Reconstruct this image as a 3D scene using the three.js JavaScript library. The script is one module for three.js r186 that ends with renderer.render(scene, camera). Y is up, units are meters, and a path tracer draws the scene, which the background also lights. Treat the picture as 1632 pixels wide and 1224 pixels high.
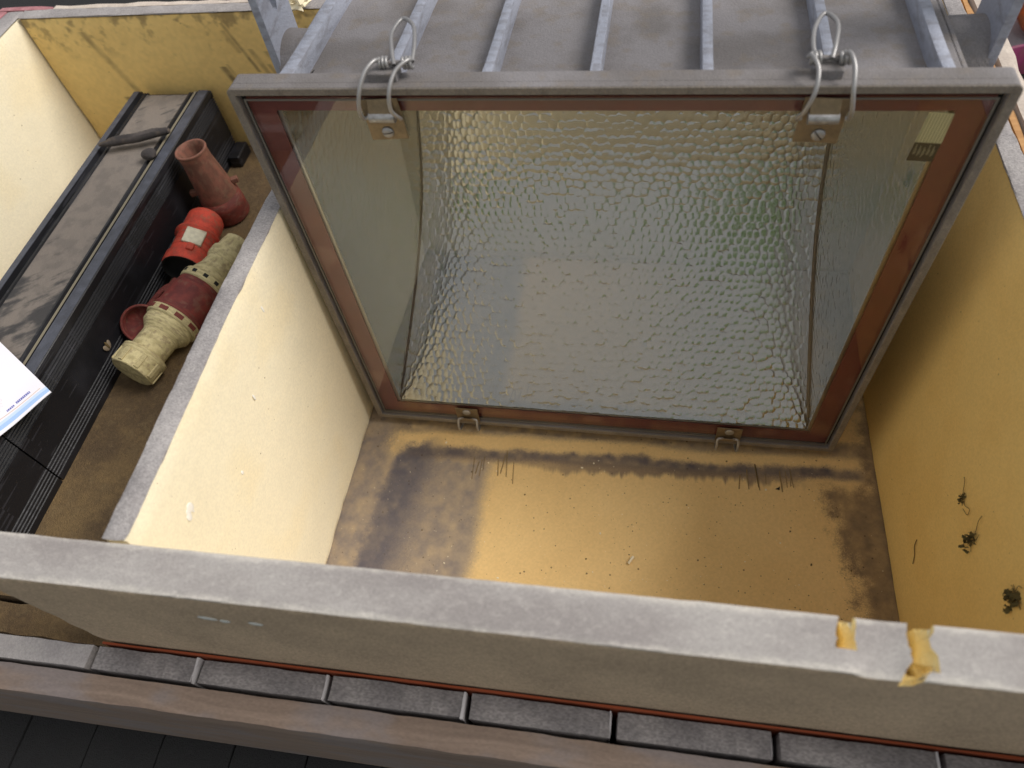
import * as THREE from 'three';
import { RoundedBoxGeometry } from 'three/addons/geometries/RoundedBoxGeometry.js';
import { mergeGeometries, mergeVertices, toCreasedNormals } from 'three/addons/utils/BufferGeometryUtils.js';
import { Brush, Evaluator, SUBTRACTION } from 'three-bvh-csg';

// ---------------------------------------------------------------- camera, sky, sun, exposure
const scene = new THREE.Scene();
const camera = new THREE.PerspectiveCamera(56.76, 1024 / 768, 0.02, 60);
camera.position.set(0, 0.62, 0);
camera.quaternion.setFromRotationMatrix(new THREE.Matrix4().makeBasis(
  new THREE.Vector3(0.9852, -0.1051, -0.1353).normalize(),
  new THREE.Vector3(-0.0529, 0.5610, -0.8261).normalize(),
  new THREE.Vector3(0.1627, 0.8211, 0.5471).normalize()));
camera.focus = 1.05; camera.userData.fStop = 3.4;

const renderer = new THREE.WebGLRenderer({ antialias: true });
renderer.toneMapping = THREE.LinearToneMapping;
renderer.toneMappingExposure = 1.42;
renderer.shadowMap.enabled = true;

{ // one even overcast sky
  const w = 64, h = 32, d = new Float32Array(w * h * 4);
  for (let j = 0; j < h; j++) for (let i = 0; i < w; i++) {
    const el = (j + 0.5) / h;                  // 0 below, 1 above
    const k = 0.37 + 0.05 * Math.max(0, el - 0.5);
    d.set([k * 0.98, k * 1.0, k * 1.05, 1], (j * w + i) * 4);
  }
  const sky = new THREE.DataTexture(d, w, h, THREE.RGBAFormat, THREE.FloatType);
  sky.mapping = THREE.EquirectangularReflectionMapping;
  sky.magFilter = sky.minFilter = THREE.LinearFilter; sky.needsUpdate = true;
  scene.background = sky; scene.environment = sky;
}
const sun = new THREE.DirectionalLight(0xfffaf4, 2.25);
sun.position.set(2.5, 2.6, -1.2);
sun.target.position.set(-0.2, -0.3, -0.6); scene.add(sun, sun.target);
sun.castShadow = true; sun.shadow.radius = 56; sun.shadow.mapSize.set(2048, 2048);
Object.assign(sun.shadow.camera, { left: -2, right: 2, top: 2, bottom: -2, near: 0.5, far: 9 });

// ---------------------------------------------------------------- helpers
function rng(seed) { let a = seed >>> 0; return () => { a = a + 0x6D2B79F5 | 0; let t = Math.imul(a ^ a >>> 15, 1 | a); t = t + Math.imul(t ^ t >>> 7, 61 | t) ^ t; return ((t ^ t >>> 14) >>> 0) / 4294967296; }; }
function lattice(seed) { const r = rng(seed), a = new Float32Array(65536); for (let i = 0; i < 65536; i++) a[i] = r(); return a; }
const LAT = lattice(7);
function vn(x, y, p, s = 0) {                    // value noise, period p, 0..1
  const xi = Math.floor(x), yi = Math.floor(y), fx = x - xi, fy = y - yi;
  const u = fx * fx * (3 - 2 * fx), v = fy * fy * (3 - 2 * fy);
  const m = (a) => ((a % p) + p) % p, o = s * 7919;
  const g = (a, b) => LAT[(m(a) * 131 + m(b) * 373 + o + (m(a) * m(b) % 251) * 17) & 65535];
  const a = g(xi, yi), b = g(xi + 1, yi), c = g(xi, yi + 1), d = g(xi + 1, yi + 1);
  return a + (b - a) * u + (c - a) * v + (a - b - c + d) * u * v;
}
function fbm(x, y, p, oct, s = 0) { let t = 0, a = 0.5, n = 0; for (let i = 0; i < oct; i++) { t += a * vn(x, y, p, s + i); n += a; a *= 0.5; x *= 2; y *= 2; p *= 2; } return t / n; }
const ss = (a, b, x) => { const t = Math.min(1, Math.max(0, (x - a) / (b - a))); return t * t * (3 - 2 * t); };
const mix = (a, b, t) => a + (b - a) * t;
const mix3 = (a, b, t) => [mix(a[0], b[0], t), mix(a[1], b[1], t), mix(a[2], b[2], t)];
// fn(u, v) -> sRGB 0..255 triple (colour) or a number 0..1 (height); u, v in 0..1; tile = metres a repeat covers
function tex(w, h, fn, { tile = [1, 1], color = true } = {}) {
  const d = new Uint8Array(w * h * 4);
  for (let j = 0; j < h; j++) for (let i = 0; i < w; i++) {
    const c = fn((i + 0.5) / w, (j + 0.5) / h), o = (j * w + i) * 4;
    if (color) { d[o] = Math.max(0, Math.min(255, c[0])); d[o + 1] = Math.max(0, Math.min(255, c[1])); d[o + 2] = Math.max(0, Math.min(255, c[2])); } else d[o] = d[o + 1] = d[o + 2] = Math.max(0, Math.min(255, c * 255));
    d[o + 3] = 255;
  }
  const t = new THREE.DataTexture(d, w, h);
  t.wrapS = t.wrapT = THREE.RepeatWrapping; t.magFilter = THREE.LinearFilter; t.minFilter = THREE.LinearMipmapLinearFilter; t.generateMipmaps = true;
  if (color) t.colorSpace = THREE.SRGBColorSpace;
  t.repeat.set(1 / tile[0], 1 / tile[1]); t.needsUpdate = true; return t;
}
function dabs(n, w, h, seed, rmax) { const r = rng(seed), m = new Float32Array(w * h); for (let k = 0; k < n; k++) { const x = Math.floor(r() * w), y = Math.floor(r() * h), R = Math.floor(rmax * r() ** 4), a = 0.35 + 0.6 * r(); for (let j = -R; j <= R; j++) for (let i = -R; i <= R; i++) if (i * i + j * j <= R * R + r()) m[((y + j + h) % h) * w + (x + i + w) % w] = a; } return (u, v) => m[Math.floor(v * h) * w + Math.floor(u * w)]; }
const std = (o) => { const { rough = 0.85, metal = 0, ...r } = o; return new THREE.MeshStandardMaterial({ roughness: rough, metalness: metal, ...r }); };
// uv in metres from the dominant axis of the normal
function boxUV(g, ox = 0, oy = 0) {
  const q = g.index ? g.toNonIndexed() : g; if (!q.attributes.normal) q.computeVertexNormals();
  const P = q.attributes.position, N = q.attributes.normal, uv = new Float32Array(P.count * 2);
  for (let i = 0; i < P.count; i += 3) {
    let nx = 0, ny = 0, nz = 0; for (let k = 0; k < 3; k++) { nx += N.getX(i + k); ny += N.getY(i + k); nz += N.getZ(i + k); }
    nx = Math.abs(nx); ny = Math.abs(ny); nz = Math.abs(nz);
    for (let k = 0; k < 3; k++) {
      const x = P.getX(i + k), y = P.getY(i + k), z = P.getZ(i + k), o = (i + k) * 2;
      if (ny >= nx && ny >= nz) { uv[o] = x; uv[o + 1] = -z; } else if (nx >= nz) { uv[o] = z; uv[o + 1] = y; } else { uv[o] = x; uv[o + 1] = y; }
      uv[o] += ox; uv[o + 1] += oy;
    }
  }
  q.setAttribute('uv', new THREE.BufferAttribute(uv, 2)); return q;
}
const counts = {};
function numbered(n) { const k = counts[n] = (counts[n] ?? -1) + 1; return k ? `${n}_${String(k).padStart(3, '0')}` : n; }
function part(name, geo, mat, parent) { const m = new THREE.Mesh(geo, mat); m.name = name; m.castShadow = m.receiveShadow = true; parent.add(m); return m; }
function tag(o, label, category, group) { o.userData = { label, category }; if (group) o.userData.group = group; return o; }
function thing(name, label, category, [x, y, z] = [0, 0, 0], group) { const g = new THREE.Group(); g.name = numbered(name); g.position.set(x, y, z); scene.add(g); return tag(g, label, category, group); }
function single(name, geo, mat, label, category, group) { return tag(part(numbered(name), geo, mat, scene), label, category, group); }
function struct(name, geo, mat) { const m = part(name, geo, mat, scene); m.userData.kind = 'structure'; return m; }
function merge(list) { const l = list.map((g) => { const q = g.index ? g.toNonIndexed() : g; for (const k of Object.keys(q.attributes)) if (!['position', 'normal', 'uv'].includes(k)) q.deleteAttribute(k); if (!q.attributes.uv) q.setAttribute('uv', new THREE.BufferAttribute(new Float32Array(q.attributes.position.count * 2), 2)); return q; }); return mergeGeometries(l); }
// box from min to max, rounded edges
function bx(x0, x1, y0, y1, z0, z1, r = 0.002, seg = 2) {
  const g = new RoundedBoxGeometry(x1 - x0, y1 - y0, z1 - z0, seg, r); g.translate((x0 + x1) / 2, (y0 + y1) / 2, (z0 + z1) / 2); return g;
}
// box with a fine grid whose surface wobbles like cut foam; keep() may bend it
function foamBox(x0, x1, y0, y1, z0, z1, { step = 0.012, amp = 0.0012, round = 0.003, seed = 1, bend } = {}) {
  const w = x1 - x0, h = y1 - y0, d = z1 - z0, n = (a) => Math.max(2, Math.min(110, Math.round(a / step)));
  let g = new THREE.BoxGeometry(w, h, d, n(w), n(h), n(d)); g.deleteAttribute('uv'); g.deleteAttribute('normal'); g = mergeVertices(g, 1e-5);
  const P = g.attributes.position;
  for (let i = 0; i < P.count; i++) {
    let x = P.getX(i), y = P.getY(i), z = P.getZ(i);
    const e = (a, half) => Math.abs(Math.abs(a) - half) < 1e-5;
    const k = e(x, w / 2) + e(y, h / 2) + e(z, d / 2);
    const wx = x + x0 + w / 2, wy = y + y0 + h / 2, wz = z + z0 + d / 2;
    const s1 = fbm(wx * 22 + 9 + seed, wz * 22 + wy * 17 + 5, 4096, 3, seed) - 0.5, s2 = fbm(wx * 60 + wy * 51, wz * 60 + 3, 4096, 2, seed + 5) - 0.5;
    const a = amp * (1 + (k > 1 ? 1.6 : 0));
    const jig = a * (1.6 * s1 + s2);
    if (e(x, w / 2)) x += Math.sign(x) * (jig - (k > 1 ? round : 0));
    if (e(y, h / 2)) y += Math.sign(y) * (jig * 0.7 - (k > 1 ? round * 0.7 : 0));
    if (e(z, d / 2)) z += Math.sign(z) * (jig - (k > 1 ? round : 0));
    let X = x + x0 + w / 2, Y = y + y0 + h / 2, Z = z + z0 + d / 2;
    if (bend) [X, Y, Z] = bend(X, Y, Z);
    P.setXYZ(i, X, Y, Z);
  }
  return boxUV(toCreasedNormals(g, 0.9));
}
function tube(pts, r, seg = 40, rad = 8, closed = false) { return new THREE.TubeGeometry(new THREE.CatmullRomCurve3(pts.map((p) => new THREE.Vector3(...p)), closed, 'centripetal'), seg, r, rad, closed); }
function cyl(r0, r1, h, n = 24) { return new THREE.CylinderGeometry(r0, r1, h, n); }
function lathe(pts, n = 40) { return new THREE.LatheGeometry(pts.map((p) => new THREE.Vector2(...p)), n); }
// shape given as [z, y] points, extruded along x
function extrudeX(zy, x0, x1, bevel = 0) {
  const s = new THREE.Shape(zy.map((p) => new THREE.Vector2(...p)));
  const g = new THREE.ExtrudeGeometry(s, { depth: x1 - x0 - 2 * bevel, bevelEnabled: bevel > 0, bevelSize: bevel, bevelThickness: bevel, bevelSegments: 2, curveSegments: 8 });
  g.rotateY(-Math.PI / 2); g.translate(x1 - bevel, 0, 0); return g;
}
function rectRing(x0, x1, y0, y1, X0, X1, Y0, Y1, z0, z1, r = 0, bevel = 0.0006) {   // outer, inner
  const s = new THREE.Shape();
  if (r) { s.moveTo(x0 + r, y0); s.lineTo(x1 - r, y0); s.absarc(x1 - r, y0 + r, r, -Math.PI / 2, 0); s.lineTo(x1, y1 - r); s.absarc(x1 - r, y1 - r, r, 0, Math.PI / 2); s.lineTo(x0 + r, y1); s.absarc(x0 + r, y1 - r, r, Math.PI / 2, Math.PI); s.lineTo(x0, y0 + r); s.absarc(x0 + r, y0 + r, r, Math.PI, Math.PI * 1.5); } else { s.moveTo(x0, y0); s.lineTo(x1, y0); s.lineTo(x1, y1); s.lineTo(x0, y1); s.closePath(); }
  const hole = new THREE.Path(); hole.moveTo(X0, Y0); hole.lineTo(X0, Y1); hole.lineTo(X1, Y1); hole.lineTo(X1, Y0); hole.closePath(); s.holes.push(hole);
  const g = new THREE.ExtrudeGeometry(s, { depth: z1 - z0 - 2 * bevel, bevelEnabled: bevel > 0, bevelSize: bevel, bevelThickness: bevel, bevelSegments: 1, curveSegments: 6 });
  g.translate(0, 0, z0 + bevel); return g;
}

// ---------------------------------------------------------------- materials
const speck = (u, v, n, s) => vn(u * n, v * n, n, s);
function foamColour(base, dirt, amount, seed) {
  const dk = dabs(260, 1024, 1024, seed + 500, 2.4);
  return (u, v) => {
    const f = fbm(u * 6, v * 6, 6, 4, seed), g = speck(u, v, 512, seed + 3), g2 = speck(u, v, 256, seed + 4);
    let c = mix3(base, dirt, amount * ss(0.45, 0.8, f) + 0.10 * (g - 0.5));
    const k = 1 + 0.05 * (g2 - 0.5) + 0.05 * (f - 0.5);
    c = mix3(c, [110, 86, 52], 0.75 * dk(u, v));
    return [c[0] * k, c[1] * k, c[2] * k];
  };
}
const grainBump = tex(512, 512, (u, v) => 0.6 * speck(u, v, 256, 31) + 0.4 * fbm(u * 24, v * 24, 24, 3, 33), { tile: [0.25, 0.25], color: false });
const foamLitPale = std({ map: tex(1024, 1024, foamColour([250, 239, 209], [240, 222, 180], 0.35, 1), { tile: [0.55, 0.55] }), bumpMap: grainBump, bumpScale: 0.00018, rough: 0.95 });  // same foam as below, paler for boards facing the sun: light put into colour
const foamShadeGold = std({ map: tex(1024, 1024, foamColour([242, 208, 132], [226, 188, 112], 0.4, 11), { tile: [0.5, 0.5] }), bumpMap: grainBump, bumpScale: 0.00025, rough: 0.95 });  // deeper ochre copy for boards turned from the sun, shade put into colour
const foamCut = std({ map: tex(256, 256, foamColour([248, 224, 158], [238, 204, 126], 0.5, 21), { tile: [0.1, 0.1] }), bumpMap: grainBump, bumpScale: 0.002, rough: 1 });
const skinGrey = std({ map: tex(1024, 512, (u, v) => {
  const f = fbm(u * 10, v * 5, 10, 5, 41), g = speck(u, v, 256, 44), h = fbm(u * 40, v * 20, 40, 3, 47);
  let c = mix3([162, 157, 155], [144, 139, 138], ss(0.25, 0.75, f)); c = mix3(c, [182, 176, 171], 0.3 * ss(0.5, 0.85, h)); const k = 1 + 0.22 * (g - 0.5); return [c[0] * k, c[1] * k, c[2] * k];
}, { tile: [0.5, 0.25] }), bumpMap: grainBump, bumpScale: 0.0008, rough: 0.9 });
const skinWorn = std({ map: tex(2048, 256, (u, v) => {   // u along the slab, v across it; edges rubbed down to pale foam
  const f = fbm(u * 12, v * 1, 12, 6, 441), g = speck(u, v * 0.125, 1024, 444), h = fbm(u * 160, v * 12, 160, 3, 447), e = Math.min(v, 1 - v);
  let c = mix3([164, 159, 155], [144, 138, 135], ss(0.25, 0.75, f)); c = mix3(c, [186, 180, 174], 0.3 * ss(0.5, 0.85, h)); c = mix3(c, [204, 198, 188], 0.7 * (1 - ss(-0.02, 0.15, e + 0.16 * (h - 0.5) + 0.14 * (f - 0.5)))); const k = 1 + 0.22 * (g - 0.5); return [c[0] * k, c[1] * k, c[2] * k];
}), rough: 0.9 });
const skinBrown = std({ map: tex(512, 512, (u, v) => {
  const f = fbm(u * 6, v * 6, 6, 4, 51), g = speck(u, v, 256, 54); const c = mix3([194, 171, 143], [168, 148, 124], f); const k = 1 + 0.24 * (g - 0.5); return [c[0] * k, c[1] * k, c[2] * k];
}, { tile: [0.4, 0.4] }), bumpMap: grainBump, bumpScale: 0.0005, rough: 0.9 });
const slate = std({ map: tex(512, 256, (u, v) => {
  const f = fbm(u * 8, v * 4, 8, 5, 61), s = fbm(u * 60, v * 3, 60, 2, 64), g = speck(u, v, 128, 66); const c = mix3([112, 107, 107], [142, 136, 134], 0.8 * ss(0.3, 0.8, f) + 0.3 * ss(0.5, 0.9, s)); const k = 1 + 0.28 * (g - 0.5); return [c[0] * k, c[1] * k, c[2] * k];
}, { tile: [0.34, 0.17] }), bumpMap: grainBump, bumpScale: 0.0008, rough: 0.85 });
const ledgeLitPale = std({ map: tex(256, 256, (u, v) => { const f = fbm(u * 6, v * 6, 6, 4, 71), g = speck(u, v, 128, 73); const c = mix3([176, 170, 166], [140, 134, 134], f); const k = 1 + 0.12 * (g - 0.5); return [c[0] * k, c[1] * k, c[2] * k]; }, { tile: [0.2, 0.2] }), bumpMap: grainBump, bumpScale: 0.0008, rough: 0.9 });  // end block lightened as if lit beyond the shadow of the slab
const woodMap = tex(1024, 256, (u, v) => {
  const warp = fbm(u * 4, v * 4, 4, 3, 81), gr = fbm(u * 6 + warp, v * 48 + warp * 6, 96, 4, 83), f = fbm(u * 12, v * 6, 12, 4, 85), g = speck(u, v, 256, 87);
  let c = mix3([142, 123, 109], [110, 94, 83], gr); c = mix3(c, [122, 116, 118], 0.6 * ss(0.45, 0.75, f)); const k = 1 + 0.12 * (g - 0.5); return [c[0] * k, c[1] * k, c[2] * k];
}, { tile: [0.8, 0.2] });
const wood = std({ map: woodMap, bumpMap: woodMap, bumpScale: 0.001, rough: 0.85 });
const woodTan = std({ map: tex(256, 256, (u, v) => { const gr = fbm(u * 4, v * 40, 40, 3, 91); const c = mix3([206, 160, 106], [168, 122, 76], gr); return c; }, { tile: [0.2, 0.2] }), rough: 0.85 });
const woodBeige = std({ map: tex(256, 256, (u, v) => { const gr = fbm(u * 20, v * 6, 20, 4, 95), g = speck(u, v, 128, 96); const c = mix3([216, 204, 190], [184, 170, 158], gr); const k = 1 + 0.1 * (g - 0.5); return [c[0] * k, c[1] * k, c[2] * k]; }, { tile: [0.25, 0.25] }), rough: 0.9 });
const woodPink = std({ map: tex(256, 256, (u, v) => { const gr = fbm(u * 20, v * 20, 20, 4, 99), g = speck(u, v, 128, 98); const c = mix3([184, 132, 136], [146, 92, 96], gr); const k = 1 + 0.14 * (g - 0.5); return [c[0] * k, c[1] * k, c[2] * k]; }, { tile: [0.2, 0.2] }), rough: 0.9 });
const chipPale = std({ color: 0xbdb9ba, rough: 0.95 });
const rustLiner = std({ color: 0x8c3e1b, rough: 0.8 });
const castTex = tex(1024, 1024, (u, v) => {
  const f = fbm(u * 8, v * 8, 8, 5, 101), g = speck(u, v, 512, 103), h = fbm(u * 30, v * 30, 30, 3, 106); let c = mix3([134, 130, 131], [114, 109, 107], ss(0.3, 0.75, f)); c = mix3(c, [124, 112, 98], 0.4 * ss(0.5, 0.85, h)); const k = 1 + 0.12 * (g - 0.5); return g > 0.985 ? [90, 82, 74] : [c[0] * k, c[1] * k, c[2] * k];
}, { tile: [0.5, 0.5] });
const cast = std({ map: castTex, bumpMap: grainBump, bumpScale: 0.0008, rough: 0.72 });
const faceShade = std({ map: tex(256, 256, (u, v) => { const f = fbm(u * 10, v * 10, 10, 4, 115), g = speck(u, v, 128, 116); const c = mix3([136, 128, 118], [104, 96, 88], f); const k = 1 + 0.18 * (g - 0.5); return [c[0] * k, c[1] * k, c[2] * k]; }, { tile: [0.15, 0.15] }), bumpMap: grainBump, bumpScale: 0.0008, rough: 0.8 });  // darker tone that paints shade onto the front face of the lamp frame
const castPaint = std({ map: tex(512, 512, (u, v) => { const f = fbm(u * 16, v * 48, 48, 4, 111), g = speck(u, v, 128, 112); const c = mix3([162, 166, 179], [142, 143, 152], ss(0.4, 0.8, f)); const k = 1 + 0.07 * (g - 0.5); return [c[0] * k, c[1] * k, c[2] * k]; }, { tile: [0.3, 0.3] }), bumpMap: grainBump, bumpScale: 0.0008, rough: 0.5 });
const gasketMat = std({ map: tex(512, 512, (u, v) => { const f = fbm(u * 8, v * 8, 8, 4, 121), g = speck(u, v, 256, 122); let c = mix3([128, 60, 51], [106, 50, 43], f); c = mix3(c, [168, 130, 112], 0.45 * ss(0.6, 0.8, fbm(u * 5, v * 5, 5, 3, 125))); const k = 1 + 0.10 * (g - 0.5); return [c[0] * k, c[1] * k, c[2] * k]; }, { tile: [0.3, 0.3] }), rough: 0.6 });
const darkGap = std({ color: 0x1c1b1a, rough: 0.9 });
const beadMat = std({ color: 0x6a6762, rough: 0.55, metal: 0.3 });
const glassMat = new THREE.MeshPhysicalMaterial({ color: 0xf6f7f7, transmission: 1, thickness: 0, roughness: 0.02, ior: 1.5 });
const hammerH = (() => {   // domed cells of beaten sheet, ~10 mm apart
  const W = 2048, T = 0.42, N = 34, r = rng(131), pts = [];
  for (let j = 0; j < N; j++) for (let i = 0; i < N; i++) pts.push([(i + 0.5 * (j & 1) + 0.5 + 0.6 * (r() - 0.5)) / N, (j + 0.5 + 0.55 * (r() - 0.5)) / N, 0.8 + 0.4 * r()]);
  const d = new Float32Array(W * W);
  for (let y = 0; y < W; y++) for (let x = 0; x < W; x++) {
    const u = x / W, v = y / W, ci = Math.floor(u * N), cj = Math.floor(v * N); let best = 9;
    for (let b = -2; b <= 2; b++) for (let a = -2; a <= 2; a++) {
      const jj = (cj + b + N) % N, ii = (ci + a + N) % N, p = pts[jj * N + ii]; let dx = Math.abs(p[0] - u), dy = Math.abs(p[1] - v); if (dx > 0.5) dx = 1 - dx; if (dy > 0.5) dy = 1 - dy;
      const q = (dx * dx + dy * dy) * p[2]; if (q < best) best = q;
    }
    const dist = Math.sqrt(best) * T; d[y * W + x] = Math.max(0, 1 - (dist / 0.0092) ** 3);
  }
  return tex(W, W, (u, v) => d[Math.floor(v * W) * W + Math.floor(u * W)], { tile: [T, T], color: false });
})();
const mirror = std({ color: 0xbab8b2, metal: 1, rough: 0.5, roughnessMap: tex(512, 512, (u, v) => 0.10 + 0.22 * ss(0.45, 0.8, fbm(u * 5, v * 5, 5, 5, 471)) + 0.05 * speck(u, v, 256, 473), { tile: [0.5, 0.5], color: false }), bumpMap: hammerH, bumpScale: 0.00075 });
const mirrorPlain = std({ color: 0xb9b7b0, metal: 1, rough: 0.3 });
const brass = std({ map: tex(256, 256, (u, v) => { const f = fbm(u * 8, v * 8, 8, 4, 141), g = speck(u, v, 128, 142); const c = mix3([150, 131, 103], [112, 98, 78], f); const k = 1 + 0.14 * (g - 0.5); return [c[0] * k, c[1] * k, c[2] * k]; }, { tile: [0.06, 0.06] }), metal: 0.55, rough: 0.5 });
const steel = std({ map: tex(128, 128, (u, v) => { const f = fbm(u * 8, v * 8, 8, 3, 151); return mix3([190, 190, 192], [138, 134, 130], f); }, { tile: [0.03, 0.03] }), metal: 0.6, rough: 0.45 });
const blackPlastic = std({ map: tex(1024, 1024, (u, v) => {
  const f = fbm(u * 6, v * 6, 6, 4, 161), g = speck(u, v, 512, 163), sc = fbm(u * 4, v * 90, 90, 2, 166); let c = mix3([20, 20, 24], [38, 38, 43], ss(0.5, 0.85, f)); if (g > 0.97) c = [120, 116, 110]; if (sc > 0.74) c = mix3(c, [90, 90, 96], 0.35); return c;
}, { tile: [0.4, 0.4] }), bumpMap: grainBump, bumpScale: 0.0003, rough: 0.5 });
const blackEdge = std({ map: tex(512, 512, (u, v) => { const f = fbm(u * 20, v * 20, 20, 4, 171), g = speck(u, v, 256, 172); const c = mix3([84, 87, 98], [54, 56, 64], f); const k = 1 + 0.2 * (g - 0.5); return g > 0.97 ? [150, 148, 146] : [c[0] * k, c[1] * k, c[2] * k]; }, { tile: [0.25, 0.25] }), rough: 0.55 });
const dustTop = std({ map: tex(512, 2048, (u, v) => {   // dust film with wiped patches
  const X = u * 0.091, Y = v * 0.93, f = fbm(X * 60, Y * 60, 4096, 5, 181), st = 0.6 * fbm((X * 0.8 + Y * 0.6) * 28 + 7, (Y * 0.8 - X * 0.6) * 110 + 99, 4096, 4, 185) + 0.4 * fbm(X * 22 + 3, Y * 22 + 5, 4096, 3, 189), g = speck(u, v, 512, 187);
  let t = 0.8 + 0.2 * ss(0.25, 0.6, f); if (v < 0.58) t *= ss(0.34, 0.66, st + 0.4 * (f - 0.5) + 0.4 * ss(0.40, 0.60, v)); if (v > 0.9) t *= 1 - 0.5 * ss(0.55, 0.65, st);
  const c = mix3([66, 64, 64], [128, 119, 111], t); const k = 1 + 0.16 * (g - 0.5); return g > 0.985 ? [190, 180, 160] : [c[0] * k, c[1] * k, c[2] * k];
}, { tile: [1, 1] }), bumpMap: grainBump, bumpScale: 0.0005, rough: 0.95 });
const dusty = (a, b, s, o = {}) => std({ map: tex(256, 256, (u, v) => { const f = fbm(u * 10, v * 10, 10, 5, s), g = speck(u, v, 128, s + 2), h = fbm(u * 16, v * 16, 16, 4, s + 9); let c = mix3(a, b, ss(0.3, 0.7, f)); c = mix3(c, [126, 106, 84], 0.4 * ss(0.5, 0.75, h)); const k = 1 + 0.12 * (g - 0.5); return g > 0.97 ? [c[0] * 0.5, c[1] * 0.5, c[2] * 0.5] : [c[0] * k, c[1] * k, c[2] * k]; }, { tile: [0.5, 0.5] }), bumpMap: grainBump, bumpScale: 0.0003, rough: 0.7, ...o });
const sleeveMat = dusty([134, 86, 70], [108, 72, 58], 191), sleeveBase = dusty([122, 52, 42], [100, 46, 38], 193);
const redMat = dusty([204, 74, 54], [176, 66, 50], 195), redDark = dusty([128, 54, 46], [102, 42, 38], 197), cream = dusty([208, 194, 146], [182, 168, 122], 199);
const labelMat = dusty([206, 200, 176], [182, 174, 150], 201);
const blackRubber = std({ color: 0x1d1c1b, rough: 0.9 });
const stickMat = dusty([78, 72, 70], [54, 50, 50], 203, { rough: 0.95 });

// ---------------------------------------------------------------- setting
{
  const gm = std({ map: tex(1024, 1024, (u, v) => { const f = fbm(u * 12, v * 12, 12, 5, 211), g = speck(u, v, 512, 213); const c = mix3([18, 18, 20], [29, 28, 28], f); return g > 0.985 ? [110, 106, 100] : c; }, { tile: [1, 1] }), bumpMap: grainBump, bumpScale: 0.002, rough: 0.9 });
  const g = new THREE.PlaneGeometry(30, 30, 1, 1); g.rotateX(-Math.PI / 2); g.translate(0, -0.6, 0);
  struct('ground', boxUV(g), gm);
  const deck = new THREE.Group(); deck.name = 'floor'; deck.userData.kind = 'structure'; scene.add(deck);
  const r = rng(215);
  for (let i = 0; i < 14; i++) { const x0 = -1.56 + i * 0.122; const b = foamBox(x0, x0 + 0.1208, -0.598, -0.577 - 0.001 * r(), -0.30, 0.7, { step: 0.04, amp: 0.0008, round: 0.001, seed: i }); part('plank', b, gm, deck); }
  const pm = std({ map: tex(512, 512, (u, v) => { const f = fbm(u * 10, v * 10, 10, 5, 221), g2 = speck(u, v, 256, 223); const c = mix3([176, 174, 178], [140, 138, 142], f); const k = 1 + 0.12 * (g2 - 0.5); return [c[0] * k, c[1] * k, c[2] * k]; }, { tile: [0.6, 0.6] }), rough: 0.9 });
  const p = new THREE.BoxGeometry(3, 0.02, 6); p.translate(2.2, -0.588, -2.4); struct('pavement', boxUV(p), pm);
}

// ---------------------------------------------------------------- crate
const FL = -0.535, RF = -0.285;      // floor of the lamp bay, raised floor of the side bay
{
  const c = thing('packing_crate', 'wooden packing crate with a low brown front rim and pink corner, lined with foam', 'crate', [0, 0, 0]);
  part('base_board', boxUV(bx(-1.245, 0.494, -0.575, -0.5565, -1.231, -0.084, 0.003)), wood, c);
  part('rim_board', foamBox(-1.245, 0.62, -0.556, -0.25, -0.117, -0.083, { step: 0.017, amp: 0.0005, round: 0.002, seed: 4 }), wood, c).userData.label = 'dusty brown front rim board';
  part('back_board', foamBox(-1.125, 0.457, -0.556, 0, -1.231, -1.2145, { step: 0.03, amp: 0.0012, round: 0.002, seed: 5 }), woodBeige, c);
  part('corner_board', foamBox(-1.245, -1.127, -0.556, 0, -1.231, -1.2145, { step: 0.03, amp: 0.0014, round: 0.002, seed: 6 }), woodPink, c);
  part('side_board', foamBox(-1.245, -1.2225, -0.556, 0, -1.213, -0.12, { step: 0.03, amp: 0.0014, round: 0.002, seed: 7 }), woodPink, c);
  part('side_ply', foamBox(0.459, 0.469, -0.556, -0.001, -1.231, -0.119, { step: 0.03, amp: 0.0012, round: 0.001, seed: 8 }), woodTan, c);
  part('side_board', foamBox(0.4705, 0.496, -0.556, 0.004, -1.231, -0.119, { step: 0.03, amp: 0.0012, round: 0.002, seed: 9 }), woodBeige, c);
  part('liner_edge', foamBox(-0.64, 0.456, -0.5555, -0.2475, -0.1535, -0.1505, { step: 0.05, amp: 0.0003, round: 0.0004, seed: 10 }), rustLiner, c).userData.label = 'thin rust-orange liner edge';
  // ledge of butted blocks
  const xs = [-1.22, -0.648, -0.503, -0.334, -0.164, 0.003, 0.175, 0.340, 0.456];
  for (let i = 0; i + 1 < xs.length; i++) {
    const b = part('ledge_block', foamBox(xs[i] + 0.003, xs[i + 1] - 0.003, -0.5555, -0.25 - (i % 3) * 0.0012, -0.149, -0.1195, { step: 0.008, amp: 0.0004, round: 0.0012, seed: 20 + i }), i ? slate : ledgeLitPale, c);
    if (!i) b.userData.label = 'dusty ledge block painted paler as if lit past the slab end';
    else part('chipped_edge', foamBox(xs[i + 1] - 0.0058, xs[i + 1] - 0.0028, -0.30, -0.2498 - (i % 3) * 0.0012, -0.1488, -0.1197, { step: 0.004, amp: 0.0009, round: 0.0006, seed: 90 + i }), chipPale, c);
  }
}

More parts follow.
